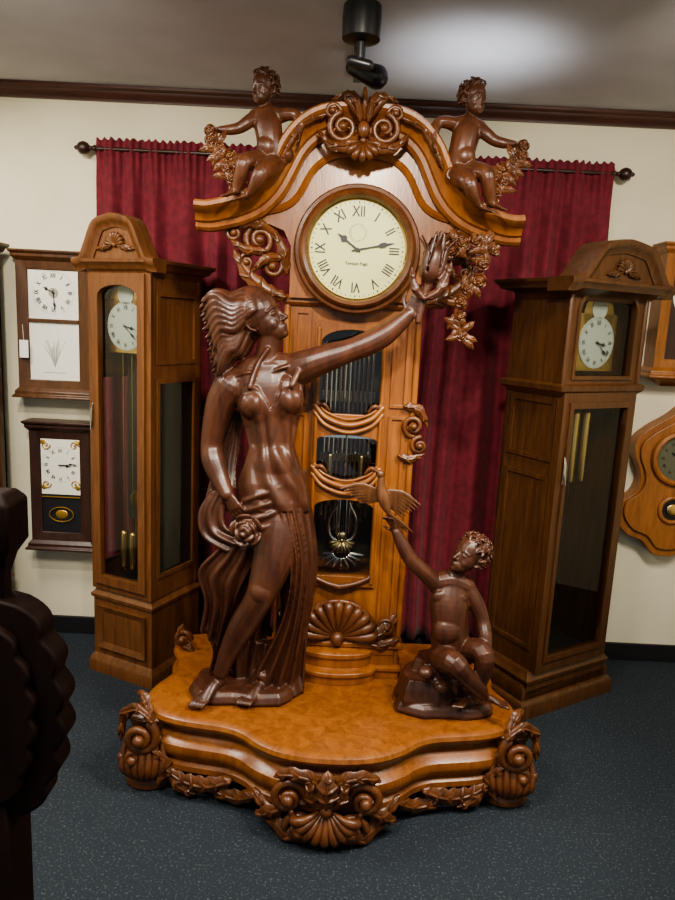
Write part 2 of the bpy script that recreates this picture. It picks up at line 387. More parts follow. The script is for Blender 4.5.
def textmesh(s):
    if s not in TXT:
        c=bpy.data.curves.new('t','FONT'); c.body=s; c.align_x='CENTER'; c.align_y='CENTER'; c.size=1; c.offset=.012
        o=bpy.data.objects.new('t',c); COL.objects.link(o); bpy.context.view_layer.update()
        me=bpy.data.meshes.new_from_object(o.evaluated_get(bpy.context.evaluated_depsgraph_get()))
        TXT[s]=([tuple(v.co) for v in me.vertices],[tuple(q.vertices) for q in me.polygons]); bpy.data.objects.remove(o); bpy.data.meshes.remove(me)
    return TXT[s]
def puttext(mb,s,c,size,ang=0,sx=1):
    v,f=textmesh(s); ca,sa=math.cos(ang),math.sin(ang)
    mb.add([(c[0]+(x*sx*ca+y*sa)*size,c[1],c[2]+(-x*sx*sa+y*ca)*size) for x,y,z in v],[q for q in f])
def disc(mb,c,R,th=.004,n=48):
    v=[(c[0]+R*math.cos(2*PI*k/n),c[1],c[2]+R*math.sin(2*PI*k/n)) for k in range(n)]+[(c[0]+R*math.cos(2*PI*k/n),c[1]+th,c[2]+R*math.sin(2*PI*k/n)) for k in range(n)]
    mb.add(v,[tuple(range(n)),tuple(range(2*n-1,n-1,-1))]+[(k,k+n,(k+1)%n+n,(k+1)%n) for k in range(n)])
def hand(mb,c,ang,L,w,fancy=True):
    d=A(math.sin(ang),0,math.cos(ang)); s=A(d[2],0,-d[0]); c=A(*c)
    pr=[(-.15,.3),(0,.5),(.3,.35),(.55,.4),(.62,1.3),(.72,1.5),(.8,.6),(1,.05)] if fancy else [(-.15,.8),(0,1),(.9,.6),(1,.1)]
    v=[c+d*L*t+s*w*q for t,q in pr]+[c+d*L*t-s*w*q for t,q in pr[::-1]]; n=len(v)
    mb.add(v+[q+A(0,.0015,0) for q in v],[tuple(range(n)),tuple(range(2*n-1,n-1,-1))]+[(k,(k+1)%n,(k+1)%n+n,k+n) for k in range(n)])
ROM=['XII','I','II','III','IIII','V','VI','VII','VIII','IX','X','XI']
def dialmarks(mb,c,R,nsz=.2,hr=10.2,mn=13,roman=True):
    c=A(*c)
    for k in range(60):
        a=2*PI*k/60; d=A(math.sin(a),0,math.cos(a)); s=A(d[2],0,-d[0]); w=R*(.014 if k%5==0 else .006)
        mb.add([c+d*R*.93+s*w,c+d*R*.93-s*w,c+d*R*.97-s*w,c+d*R*.97+s*w],[(0,1,2,3)])
    for k in range(12):
        a=2*PI*k/12; d=A(math.sin(a),0,math.cos(a)); puttext(mb,ROM[k] if roman else str(k or 12),c+d*R*.76,R*nsz,a if roman else 0,.75)
    hand(mb,c+A(0,-.004,0),2*PI*hr/12,R*.52,R*.05); hand(mb,c+A(0,-.006,0),2*PI*mn/60,R*.8,R*.035); disc(mb,c+A(0,-.008,0),R*.04,.004,16)
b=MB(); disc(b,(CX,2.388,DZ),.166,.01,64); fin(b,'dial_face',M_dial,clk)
b=MB(); dialmarks(b,(CX,2.3865,DZ),.16,.30,10.22,13)
sc=A(CX,2.386,DZ+.055)
for k in range(24):
    a=2*PI*k/24; d=A(math.sin(a),0,math.cos(a)); s=A(d[2],0,-d[0]); b.add([sc+d*.024+s*.0006,sc+d*.024-s*.0006,sc+d*.03-s*.0006,sc+d*.03+s*.0006],[(0,1,2,3)])
puttext(b,'Tempus Fugit',(CX,2.386,DZ-.045),.014)
fin(b,'dial_numerals_and_hands',M_ink,clk)
# carvings
b=MB()
def mirror_add(fn,cx=None):
    cx=CX if cx is None else cx
    t=MB(); fn(t); b.add(t.v,t.f); b.add([(2*cx-x,y,z) for x,y,z in t.v],[q[::-1] for q in t.f])
def scaled(fn,c,k):
    def g(t):
        s=MB(); fn(s); t.add([(c[0]+(x-c[0])*k,y,c[1]+(z-c[1])*k) for x,y,z in s.v],s.f)
    return g
def crest(t):
    spiral(t,A(CX-.075,2.325,2.225),.05,1.7,PI*.6,1,.013,.02)
    spiral(t,A(CX-.115,2.33,2.28),.028,1.4,0,1,.010,.015)
    leaf(t,[A(CX-.02,2.33,2.20),A(CX-.06,2.31,2.16),A(CX-.12,2.33,2.17),A(CX-.17,2.35,2.22)],.022,.011,4)
    leaf(t,[A(CX-.015,2.32,2.25),A(CX-.03,2.30,2.31),A(CX-.07,2.31,2.335),A(CX-.12,2.33,2.32)],.018,.011,4)
mirror_add(scaled(crest,(CX,2.23),.86))
def crest2(t):
    leaf(t,[A(CX-.12,2.335,2.265),A(CX-.19,2.33,2.235),A(CX-.235,2.33,2.17),A(CX-.26,2.335,2.12)],.012,.008,6)
    spiral(t,A(CX-.29,2.325,2.10),.022,1.4,PI,-1,.008,.015)
mirror_add(crest2)
shell(b,A(CX,2.33,2.19),.055,7,PI,2*PI,dep=.022)
ell(b,A(CX,2.31,2.22),(.02,.02,.026))
for a in (-.5,-.25,0,.25,.5): tube(b,[A(CX+a*.03,2.33,2.26),A(CX+a*.10,2.315,2.305),A(CX+a*.15,2.33,2.345-abs(a)*.05)],[.009,.013,.007],8)
def bracket(t):
    y=2.44
    spiral(t,A(CX-.33,y,1.885),.05,1.8,PI*.5,1,.013,.02)
    spiral(t,A(CX-.285,y,1.80),.04,1.6,PI,-1,.012,.02)
    spiral(t,A(CX-.42,y,1.905),.026,1.5,PI*.4,1,.010,.015)
    spiral(t,A(CX-.375,y,1.81),.026,1.5,PI*.4,1,.009,.015)
    leaf(t,[A(CX-.24,y,1.70),A(CX-.30,y-.01,1.715),A(CX-.37,y-.01,1.77),A(CX-.42,y,1.85)],.03,.014,5)
    leaf(t,[A(CX-.26,y,1.89),A(CX-.33,y-.02,1.935),A(CX-.4,y-.02,1.935),A(CX-.47,y,1.92)],.02,.012,4)
    leaf(t,[A(CX-.235,y,1.78),A(CX-.25,y-.02,1.85),A(CX-.28,y-.02,1.91)],.022,.012,3)
    leaf(t,[A(CX-.31,y-.01,1.85),A(CX-.37,y-.02,1.85),A(CX-.43,y,1.88)],.018,.012,3)
    leaf(t,[A(CX-.25,y-.01,1.83),A(CX-.31,y-.03,1.82),A(CX-.35,y-.01,1.78)],.018,.012,3)
mirror_add(bracket)
def side(t):
    y=YF-.01
    spiral(t,A(CX-.235,y,1.27),.035,1.6,PI*1.5,1,.011,.02); spiral(t,A(CX-.26,y,1.20),.028,1.5,PI*.5,-1,.01,.02)
    leaf(t,[A(CX-.2,y,1.34),A(CX-.25,y-.01,1.33),A(CX-.285,y,1.27)],.02,.011,3)
    leaf(t,[A(CX-.19,y,1.16),A(CX-.23,y-.01,1.15),A(CX-.28,y,1.17)],.018,.01,3)
    for z in (1.285,1.06):
        tube(t,[A(CX-.115,YF-.02,z+.04),A(CX-.09,YF-.03,z+.05),A(CX-.07,YF-.03,z+.03)],[.008,.009,.004],7)
    tube(t,[A(CX-.115,YF-.02,.7),A(CX-.1,YF-.02,.685),A(CX-.05,YF-.025,.665),A(CX,YF-.03,.655)],[.006,.009,.01,.012],8)
mirror_add(side)
shell(b,A(CX,YF-.015,.45),.14,11,0,PI,dep=.03)
ringc=[A(CX+.075*math.cos(a),YF-.045,.455+.075*math.sin(a)) for a in np.linspace(0,PI,12)]; tube(b,ringc,.008,8,sub=1)
ringc=[A(CX+.145*math.cos(a),YF-.035,.455+.145*math.sin(a)) for a in np.linspace(0,PI,16)]; tube(b,ringc,.010,8,sub=1)
def low(t):
    leaf(t,[A(CX-.05,YF-.02,.45),A(CX-.13,YF-.03,.46),A(CX-.19,YF-.02,.50),A(CX-.215,YF-.01,.55)],.035,.015,4)
    leaf(t,[A(CX-.1,YF-.02,.44),A(CX-.17,YF-.03,.43),A(CX-.235,YF-.02,.455)],.022,.013,3)
    spiral(t,A(CX-.185,YF-.02,.50),.03,1.4,0,1,.009,.015)
mirror_add(low)
def cart(t):
    spiral(t,A(CX-.135,1.925,.165),.05,1.7,0,1,.016,.03)
    spiral(t,A(CX-.095,1.915,.065),.042,1.6,PI,-1,.015,.03)
    leaf(t,[A(CX-.03,1.915,.21),A(CX-.07,1.90,.245),A(CX-.13,1.91,.25),A(CX-.18,1.93,.225)],.026,.015,4)
    leaf(t,[A(CX-.06,1.92,.03),A(CX-.13,1.92,.035),A(CX-.2,1.97,.07),A(CX-.25,2.01,.12)],.034,.016,4)
    leaf(t,[A(CX-.15,1.93,.12),A(CX-.2,1.94,.09),A(CX-.24,1.98,.05)],.026,.014,3)
    leaf(t,[A(CX-.34,2.07,.10),A(CX-.42,2.08,.07),A(CX-.50,2.10,.07),A(CX-.57,2.12,.10)],.036,.015,6)
    leaf(t,[A(CX-.25,2.02,.09),A(CX-.31,2.06,.045),A(CX-.38,2.08,.05),A(CX-.43,2.09,.085)],.03,.014,4)
    leaf(t,[A(CX-.57,2.14,.10),A(CX-.52,2.1,.05),A(CX-.46,2.09,.03)],.025,.013,3)
    fx=CX-.64; fy=2.19
    stack(t,[(fx+.075*math.cos(a),fy+.06*math.sin(a)) for a in np.linspace(0,2*PI,20,endpoint=False)],[(-.01,0),(.008,.008),(.008,.03),(-.006,.045),(-.01,.07),(0,.085),(-.005,.11),(-.02,.15),(-.025,.19),(-.01,.23),(.0,.26),(-.015,.275)])
    for k in range(7):
        x=fx-.07+.022*k; yy=fy-.045-.02*math.sin(PI*(k+.5)/7)
        tube(t,[A(x*.6+fx*.4,yy-.015,.055),A(x,yy-.03,.10),A(x,yy-.012,.16),A(x*.8+fx*.2,yy,.2)],[.009,.014,.012,.007],7)
    spiral(t,A(fx-.01,fy-.075,.215),.052,1.8,PI*.3,-1,.017,.03)
    spiral(t,A(fx-.035,fy-.07,.135),.04,1.5,PI,1,.014,.025)
    leaf(t,[A(fx+.03,fy-.08,.28),A(fx-.02,fy-.07,.315),A(fx-.075,fy-.045,.27),A(fx-.085,fy-.05,.18)],.024,.014,4)
    leaf(t,[A(fx+.02,fy-.06,.27),A(fx-.01,fy-.03,.33),A(fx-.04,fy,.335)],.022,.013,3)
    leaf(t,[A(fx+.05,fy-.07,.05),A(fx+.07,fy-.07,.12),A(fx+.03,fy-.08,.17)],.024,.014,3)
    ell(t,A(CX-.58,2.62,.05),(.06,.06,.05))
    spiral(t,A(CX-.62,2.60,.34),.03,1.5,0,1,.012,.02)
    leaf(t,[A(CX-.58,2.6,.29),A(CX-.63,2.6,.33),A(CX-.62,2.6,.40)],.025,.014,3)
mirror_add(cart,CX-.014)
PX=CX-.014
shell(b,A(PX,1.925,.135),.105,9,PI+.15,2*PI-.15,dep=.045)
ringc=[A(PX+.108*math.cos(a),1.90,.135+.108*math.sin(a)) for a in np.linspace(PI+.1,2*PI-.1,16)]; tube(b,ringc,.009,8,sub=1)
leaf(b,[A(PX,1.91,.13),A(PX,1.885,.19),A(PX,1.88,.235),A(PX,1.90,.272)],.04,.016,4)
for s in (-1,1): leaf(b,[A(PX+s*.01,1.91,.14),A(PX+s*.045,1.89,.19),A(PX+s*.055,1.89,.24)],.024,.013,3)
fin(b,'carved_ornament',M_carve,clk,sharp=60)
# ================================================================ FIGURES
def head(mb,O,f,u,H,chub=0):
    f=nrm(f); u=nrm(A(*u)-f*np.dot(u,f)); s=np.cross(f,u); R=np.stack([f,s,u],axis=1)
    def E(a,c,d,ra,rb,rc): ell(mb,O+R@A(a,c,d)*H,(ra*H,rb*H,rc*H),R,16,12)
    def P(a,c,d): return O+R@A(a,c,d)*H
    E(-.04,0,.62,.42,.34,.38); E(.10,0,.42,.285,.265+chub,.36); E(.19,0,.22,.20,.19+chub,.19); E(.285,0,.105,.095,.095,.075)
    tube(mb,[P(.355,0,.53),P(.40,0,.43),P(.455,0,.345)],[.026*H,.032*H,.045*H],10)
    for k in (-1,1):
        E(.405,k*.042,.325,.036,.028,.026); E(.225,k*.135,.33,.11,.095+chub*.8,.12)
        E(.325,k*.125,.475,.045,.058,.038); tube(mb,[P(.365,k*.05,.555),P(.36,k*.13,.575),P(.28,k*.235,.545)],[.016*H,.018*H,.012*H],8)
        tube(mb,[P(.355,k*.07,.488),P(.368,k*.125,.504),P(.325,k*.195,.48)],[.009*H,.012*H,.008*H],6)
        tube(mb,[P(-.05,k*.33,.54),P(-.1,k*.36,.5),P(-.08,k*.35,.4),P(-.02,k*.30,.34)],[.026*H,.03*H,.026*H,.026*H],8)
    tube(mb,[P(.345,-.085,.215),P(.385,-.035,.228),P(.39,0,.222),P(.385,.035,.228),P(.345,.085,.215)],[.010*H,.022*H,.019*H,.022*H,.010*H],8)
    tube(mb,[P(.34,-.065,.185),P(.375,0,.175),P(.34,.065,.185)],[.010*H,.025*H,.010*H],8)
    return R
def curls(mb,O,R,H,n=80,rad=.075):
    for i in range(n):
        z=1-2*(i+.5)/n; ph=i*2.39996; rr=math.sqrt(1-z*z); d=A(rr*math.cos(ph),rr*math.sin(ph),z)
        if d[0]>.35 and d[2]<.62: continue
        if d[2]<-.55: continue
        if d[0]>.1 and d[2]<.1: continue
        c=A(-.05,0,.62)+d*A(.43,.36,.39); a=ph*1.7; q=nrm(np.cross(d,A(.3,.5,.8))); w=np.cross(d,q)
        pts=[O+R@(c+(q*math.cos(a+t)+w*math.sin(a+t))*rad*(1-.1*t)+d*.02*t)*H for t in (0,1.1,2.2,3.3,4.4)]
        tube(mb,pts,[.03*H,.042*H,.045*H,.042*H,.03*H],7,sub=2)
def handfig(mb,w,d,n,size,curl=.5,side=1,spread=.06):
    d=nrm(d); n=nrm(A(*n)-d*np.dot(n,d)); l=np.cross(d,n); w=A(*w)
    tube(mb,[w,w+d*size*.25,w+d*size*.48],[(.12*size,.10*size),(.19*size,.085*size),(.20*size,.075*size)],10,ref=l)
    for k,(o,L) in enumerate(((-.155,.38),(-.05,.44),(.055,.42),(.155,.33))):
        o*=side; p0=w+d*size*.44+l*size*o; dd=nrm(d+l*o*spread*8); pts=[p0]; a=curl*.5
        for sgm,fr_ in enumerate((.42,.32,.26)):
            q=dd*math.cos(a)+n*math.sin(a); pts.append(pts[-1]+q*size*L*fr_*1.15); a+=curl
        tube(mb,pts,[.052*size,.05*size,.046*size,.036*size],8,sub=3)
    p0=w+d*size*.1-l*size*side*.14; q=nrm(d*.7-l*side*.75+n*.25); p1=p0+q*size*.24; p2=p1+nrm(d*.9-l*side*.2+n*.5)*size*.2
    tube(mb,[p0,p1,p2],[.065*size,.055*size,.042*size],8)
def foot(mb,ank,heel,toe,L,lat):
    ank,heel,toe=A(*ank),A(*heel),A(*toe); d=nrm(toe-heel); lat=nrm(lat); ball=heel+d*L*.68
    tube(mb,[heel+A(0,0,L*.1),heel+d*L*.3+A(0,0,L*.13),ball+A(0,0,L*.06)],[(L*.13,L*.13),(L*.14,L*.15),(L*.19,L*.08)],12,ref=lat)
    tube(mb,[ank,heel+d*L*.12+A(0,0,L*.16),heel+d*L*.4+A(0,0,L*.1)],[L*.13,L*.14,L*.1],10)
    for k in range(5):
        o=(-.16+.08*k)*L; r_=L*(.06 if k==0 else .045); p0=ball+lat*o+A(0,0,L*.05)
        tube(mb,[p0,p0+d*L*(.2-.02*k)+A(0,0,L*.015),p0+d*L*(.31-.03*k)-A(0,0,L*.015)],[r_,r_,r_*.85],8)
# ---------------------------------------------------------------- woman
q=unproject_at(2.30); u_=.00345  # figure points passed to q are image pixel coordinates
S=lambda *a:[x*u_ if np.isscalar(x) else (x[0]*u_,x[1]*u_) for x in a]
XR=A(1,0,0)
b=MB()
TY=[(530,274,31,24),(505,273,35,27),(485,272,34,26),(462,272,27,21),(444,271,23,18),(424,270,26,19),(404,268,30,21),(386,266,34,20),(371,265,30,16)]
tube(b,[q(c,y,.03 if y==530 else (.01 if y==505 else 0)) for y,c,rx,ry in TY],S(*[(rx,ry) for y,c,rx,ry in TY]),24,ref=XR)
tube(b,[q(265,374),q(267,358),q(269,345),q(272,334)],S((20,15),(12.5,12.5),(11,12),(12,13)),14,ref=XR)
tube(b,[q(232,385),q(250,374),q(268,368),q(285,367),q(300,370)],S(14,13,13,13,14),12)
tube(b,[q(263,374,-.05),q(248,373,-.05),q(232,378,-.035)],S(1.6,2,1.6),6); tube(b,[q(271,373,-.05),q(284,368,-.05),q(298,365,-.035)],S(1.6,2,1.6),6)
BR=[(253,405,-.036,15),(288,401,-.036,15)]
for cx,cy,dd,R_ in BR:
    ell(b,q(cx,cy,dd),(R_*u_,R_*u_,R_*u_)); ell(b,q(cx-1,cy-10,-.035),(12*u_,11*u_,16*u_))
ell(b,q(273,468,-.035),(22*u_,14*u_,26*u_))
ys=[t[0] for t in TY][::-1]
def fr(x,y):
    """depth of the front of the body at an image pixel position"""
    cx=np.interp(y,ys,[t[1] for t in TY][::-1]); rx=np.interp(y,ys,[t[2] for t in TY][::-1]); ry=np.interp(y,ys,[t[3] for t in TY][::-1])
    d=-ry*u_*math.sqrt(max(.02,1-((x-cx)/rx)**2))
    for bx,by,bd,R_ in BR:
        k=1-((x-bx)**2+(y-by)**2)/R_**2
        if k>0: d=min(d,bd-R_*u_*math.sqrt(k))
    k=1-((x-273)/22)**2-((y-468)/26)**2
    if k>0: d=min(d,-.035-14*u_*math.sqrt(k))
    return d
lx=[(392,239),(410,239),(430,245),(448,249),(470,243),(490,239),(512,238)]; rx_=[(384,302),(402,304),(425,298),(448,293),(470,300),(490,307),(512,310)]
def gown(t,s):
    top=np.interp(s,[0,.12,.30,.5,.62,.82,1],[396,385,388,412,398,371,380]); y=top+(512-top)*t
    xl=np.interp(y,[a[0] for a in lx],[a[1] for a in lx]); xr=np.interp(y,[a[0] for a in rx_],[a[1] for a in rx_])
    x=xl+(xr-xl)*s
    cover=.009+.0065*math.sin(2*PI*(4.5*s-1.9*t*(.3+s)+.4*math.sin(3*t)))*min(1,t*3+.2)
    d=min(fr(x,y),np.mean([fr(x+dx,y+dy) for dx in (-10,-4,4,10) for dy in (-10,-3,4)]))
    return q(x,y,d-cover)
slabsheet(b,gown,60,70,.026)
tube(b,[q(250,388,-.075),q(255,372,-.058),q(261,360,-.047),q(268,350,-.044)],S(2.6,2.4,2.2,2.2),7)
tube(b,[q(292,386,-.085),q(298,372,-.06),q(300,360,-.02),q(298,355,.01)],S(3.4,3.2,2.8,2.4),7)
tube(b,[q(298,370),q(312,364,-.02),q(332,357,-.03),q(350,351,-.035),q(364,346,-.04),q(382,337,-.045),q(398,325,-.05),q(409,315,-.055)],S(17,15,13,11,11.5,11,8.5,6.5),16)
tube(b,[q(231,387),q(222,402,.005),q(216,425,.01),q(212,446,.01),q(214,462,-.01),q(220,478,-.03),q(227,494,-.06)],S(17,15,13,11,11.5,9.5,7),16)
wr=q(408,316,-.055); handfig(b,wr,q(424,292,-.07)-wr,A(.3,.9,.3),.13,.55,-1)
wr=q(226,492,-.06); handfig(b,wr,q(240,516,-.075)-wr,A(.4,.9,0),.13,.35,1)
Oh=q(272,346); fd=nrm(A(.86,-.34,.40)); ud=A(-.42,-.05,.9); Hh=.192
Rh=head(b,Oh,fd,ud,Hh)
# hair: long wavy locks flowing straight back then falling behind the shoulder (dd: side of the head, + = near the viewer)
for li,dd in enumerate(np.linspace(-1,1,9)):
    span=math.sqrt(max(0,1-.75*dd*dd)); nl=10
    for k in range(nl):
        s=(k+.5*(li%2))/nl; a=1.40-2.65*s
        st=Oh+Rh@A(.0-.08*abs(dd)+.12*max(0,math.sin(a)),dd*.34*(.75+.25*math.cos(a)),.58+.35*math.sin(a)*span)*Hh if a>-.1 else Oh+Rh@A(-.22,dd*.30,.58+.35*math.sin(a)*span)*Hh
        jj=abs(math.sin(12.9*k+7.1*li+.5)); L_=.74+.30*jj
        ye=300+86*s; xe=200+16*s
        e=q(xe,ye,-dd*.045); pts=[]; ph=PI*.15+s*1.6+.12*li
        for t in (0,.16,.32,.48,.64,.8,.92,1.0):
            tt=t*L_; pm=st*(1-tt)+e*tt; wv=.013*math.sin(2*PI*tt*1.5+ph)*min(1,tt*3)-.010*math.sin(PI*tt)*s+.006*math.sin(PI*tt)
            pts.append(pm+A(0,-dd*.028*math.sin(PI*tt),wv))
        tube(b,pts,S(3.2,4.6,5.2,5.2,4.6,3.4,2.0,.7),8,sub=4)
for i in range(22):
    t=i/21; a=-1.5+3.0*t
    pts=[Oh+Rh@A(.26-.10*abs(math.sin(a)),math.sin(a)*.30,.62+.29*math.cos(a))*Hh, Oh+Rh@A(.10,math.sin(a)*.355,.63+.36*math.cos(a))*Hh, Oh+Rh@A(-.14,math.sin(a+.12)*.375,.61+.37*math.cos(a+.12))*Hh, Oh+Rh@A(-.38,math.sin(a)*.34,.50+.34*math.cos(a))*Hh, Oh+Rh@A(-.64,math.sin(a)*.28,.36+.27*math.cos(a))*Hh]
    tube(b,pts,S(1.2,3.0,3.8,3.8,2.6),7,sub=4)
c0=q(429,286,-.07); up=nrm(A(.16,0,1))
tube(b,[q(418,322,-.07),q(425,296,-.07),c0],S(3,3.2,4),8)
for k in range(6):
    a=2*PI*(k+.5)/6; o=A(math.cos(a),math.sin(a),0)
    tube(b,[c0,c0+o*.030+up*.03,c0+o*.036+up*.07,c0+o*.036+up*.11,c0+o*.070+up*.15],[(.010,.005),(.016,.005),(.016,.005),(.011,.005),(.003,.003)],10,ref=np.cross(o,up))
for k in range(4):
    a=2*PI*k/4; o=A(math.cos(a),math.sin(a),0); tube(b,[c0,c0+o*.018+up*.07,c0+o*.012+up*.165],[.01,.014,.004],8)
leaf(b,[q(424,300,-.09),q(438,292,-.1),q(447,276,-.09),q(452,262,-.08)],.018,.01,3); leaf(b,[q(424,300,-.09),q(415,288,-.1),q(412,268,-.09)],.016,.009,3)
# legs
tube(b,[q(280,508),q(279,530,-.03),q(274,558,-.06),q(263,590,-.085),q(255,606,-.08),q(243,626,-.06),q(229,652,-.05),q(221,672,-.05)],S(26,25,21.5,15.5,14,14,10,7.5),18)
ell(b,q(262,592,-.11),(12*u_,10*u_,13*u_))
foot(b,q(220,672,-.05),q(222,684,-.04),q(207,698,-.1),.14,A(.75,-.6,0))
tube(b,[q(290,515,.03),q(297,560,.02),q(297,600,.02),q(292,640,.04),q(290,680,.05)],S(24,22,17,15,14),14)
foot(b,q(262,676,-.03),q(266,686,-.01),q(250,700,-.09),.14,A(.75,-.6,0))
# skirt
drape(b,[q(278,505,-.09),q(291,560,-.10),q(282,620,-.06),q(246,688,-.02)],[q(309,495,.0),q(316,560,.0),q(308,630,.02),q(304,692,.02)],4.5,.014,.03,.03)
drape(b,[q(246,640,.02),q(240,665,.02),q(236,690,.02)],[q(296,640,.04),q(300,668,.02),q(303,694,-.02)],5,.012,.04,.03)
def wrap(t,s):
    yl=500+50*t; yr=470+42*t; x=240+67*s; y=yl+(yr-yl)*s+10*math.sin(PI*s)*t
    d=-.028*(1-s)+.012*s-.090*math.sin(PI*min(1,max(0,s*.9+.07)))**.7
    return q(x,y,d-.0065*math.sin(2*PI*(5*t-.6*s))*math.sin(PI*min(1,s+.25)))
slabsheet(b,wrap,46,40,.03)
rose(b,q(247,530,-.145),19*u_,A(-.1,-1,.1))
drape(b,[q(240,505,-.03),q(220,545,-.02),q(199,570,-.02),q(205,600,-.02),q(200,630,0)],[q(262,540,-.08),q(250,568,-.06),q(240,590,-.04),q(232,612,-.02),q(222,648,0)],3,.016,.022,.01)
drape(b,[q(248,545,.0),q(225,590,.02),q(210,625,.02),q(216,655,.03)],[q(276,560,.0),q(270,620,.02),q(262,655,.02),q(252,688,.03)],4,.014,.03,.01)
drape(b,[q(210,492,.02),q(199,512,.0),q(203,536,-.01),q(226,552,-.03)],[q(236,486,-.05),q(226,508,-.05),q(226,526,-.06),q(244,536,-.08)],2.5,.012,.02,.01)
drape(b,[q(232,408,.06),q(224,440,.07),q(212,475,.05),q(205,500,.04)],[q(243,415,.05),q(240,445,.05),q(236,470,.03),q(236,490,.0)],2,.008,.016,.0)
drape(b,[q(202,622,0),q(213,650,.0),q(208,672,.02)],[q(228,618,0),q(232,650,.0),q(226,668,.02)],2,.01,.025,.0)
def rock(t,c,sx,sy,z0,z1,seed,jag=.07,n=22):
    rs=np.random.RandomState(seed); out=[]
    for k in range(n):
        a=2*PI*k/n; ca,sa=math.cos(a),math.sin(a); e=(abs(ca)**4+abs(sa)**4)**-.25*(1+rs.uniform(-jag,jag)); out.append((c[0]+sx*ca*e,c[1]+sy*sa*e))
    stack(t,out,[(-.004,z0),(.004,z0+(z1-z0)*.3),(-.004,z0+(z1-z0)*.7),(-.016,z1)])
rock(b,(-.30,2.31),.185,.115,.291,.335,3)
fin(b,'woman_statue',M_statue,None,voxel=.0035,smooth=1)
# ---------------------------------------------------------------- seated boy
q=unproject_at(2.27); u_=.0034
b=MB()
tube(b,[q(452,655),q(450,640,-.01),q(449,620,-.015),q(449,602,-.01),q(451,586)],S((22,18),(20,17),(19,16.5),(20.5,16),(17,12)),18,ref=XR)
tube(b,[q(436,583),q(450,580),q(466,586)],S(9.5,11,9.5),12)
tube(b,[q(452,585),q(457,570)],S(9,8.5),10,sub=2)
ell(b,q(447,630,-.045),(15*u_,11*u_,15*u_)); ell(b,q(441,597,-.035),(9*u_,4.5*u_,7*u_)); ell(b,q(458,599,-.035),(9*u_,4.5*u_,7*u_))
Oh=q(459,574,-.01); fd=nrm(A(-.72,-.55,.36)); Hb=.145
Rb=head(b,Oh,fd,A(.3,0,1),Hb,.035); curls(b,Oh,Rb,Hb,110,.07)
tube(b,[q(436,584),q(424,572,-.02),q(411,560,-.03),q(403,546,-.03),q(396,532,-.03)],S(9.5,8.5,7.5,7,4.8),12)
wr=q(396,533,-.03); handfig(b,wr,q(389,516,-.03)-wr,A(-.5,-.3,.4),.085,.45,1)
tube(b,[q(466,588),q(476,604,-.01),q(482,621,-.02),q(485,636,-.05),q(487,650,-.075)],S(9.5,8.5,7.5,7,5),12)
wr=q(487,648,-.08); handfig(b,wr,A(.05,-.45,-1),A(-.5,.7,-.2),.085,.4,-1)
tube(b,[q(440,655),q(446,660,-.08),q(456,664,-.14),q(466,676,-.13),q(478,688,-.10),q(484,696,-.09)],S(13,13.5,11,9,8.5,5.5),14)
foot(b,q(484,694,-.09),q(483,700,-.08),q(503,706,-.12),.095,A(.4,.9,0))
tube(b,[q(462,652),q(474,650,-.06),q(484,655,-.11),q(482,672,-.10),q(476,688,-.07),q(472,697,-.07)],S(13,12.5,10.5,9,8,5.5),14)
foot(b,q(470,696,-.07),q(470,701,-.06),q(458,708,-.12),.09,A(.9,-.4,0))
rock(b,(.42,2.28),.165,.105,.291,.335,11)
rock(b,(.35,2.29),.09,.09,.31,.41,5,.12); rock(b,(.41,2.32),.10,.08,.31,.455,9,.12); rock(b,(.49,2.31),.055,.06,.31,.40,15,.12)
for k in range(6): ell(b,q(425+8*k+3*(k%2),672+7*(k%3),-.09+.02*(k%2)),(8*u_,8*u_,6*u_))
fin(b,'seated_boy_statue',M_statue,None,voxel=.0033,smooth=1)
# bird on his hand
b=MB(); q=unproject_at(2.22)
tube(b,[q(389,514),q(386,507),q(383,497),q(381,487),q(381,479)],[.006,.016,.021,.015,.012],12)
ell(b,q(380,474),(.015,.015,.014)); tube(b,[q(377,472,-.01),q(368,467,-.03)],[.006,.0015],6,sub=2)
for s,tip in ((-1,(340,490)),(1,(421,507))):
    for k in range(7):
        t=k/6; r0=q(382+s*3,491+9*t,.01); tx=tip[0]*(1-.55*t)+(382+s*6)*.55*t; ty=tip[1]+(14*t if s<0 else 12*t)-1
        e=q(tx,ty,.0+.025*t); mid=(r0+e)/2+A(0,0,.018*(1-t)); 
        tube(b,[r0,mid,e],[(.004,.007),(.0035,.0085),(.002,.003)],8,ref=A(0,1,0))
for k in range(5): tube(b,[q(388,512),q(390+3*k,523,.02),q(392+5*k,532,.03)],[.006,.006,.003],6)
fin(b,'bird_figurine',wood('bird_wood',(.14,.06,.025),(.075,.03,.013),.35),None,voxel=.0028,smooth=1)
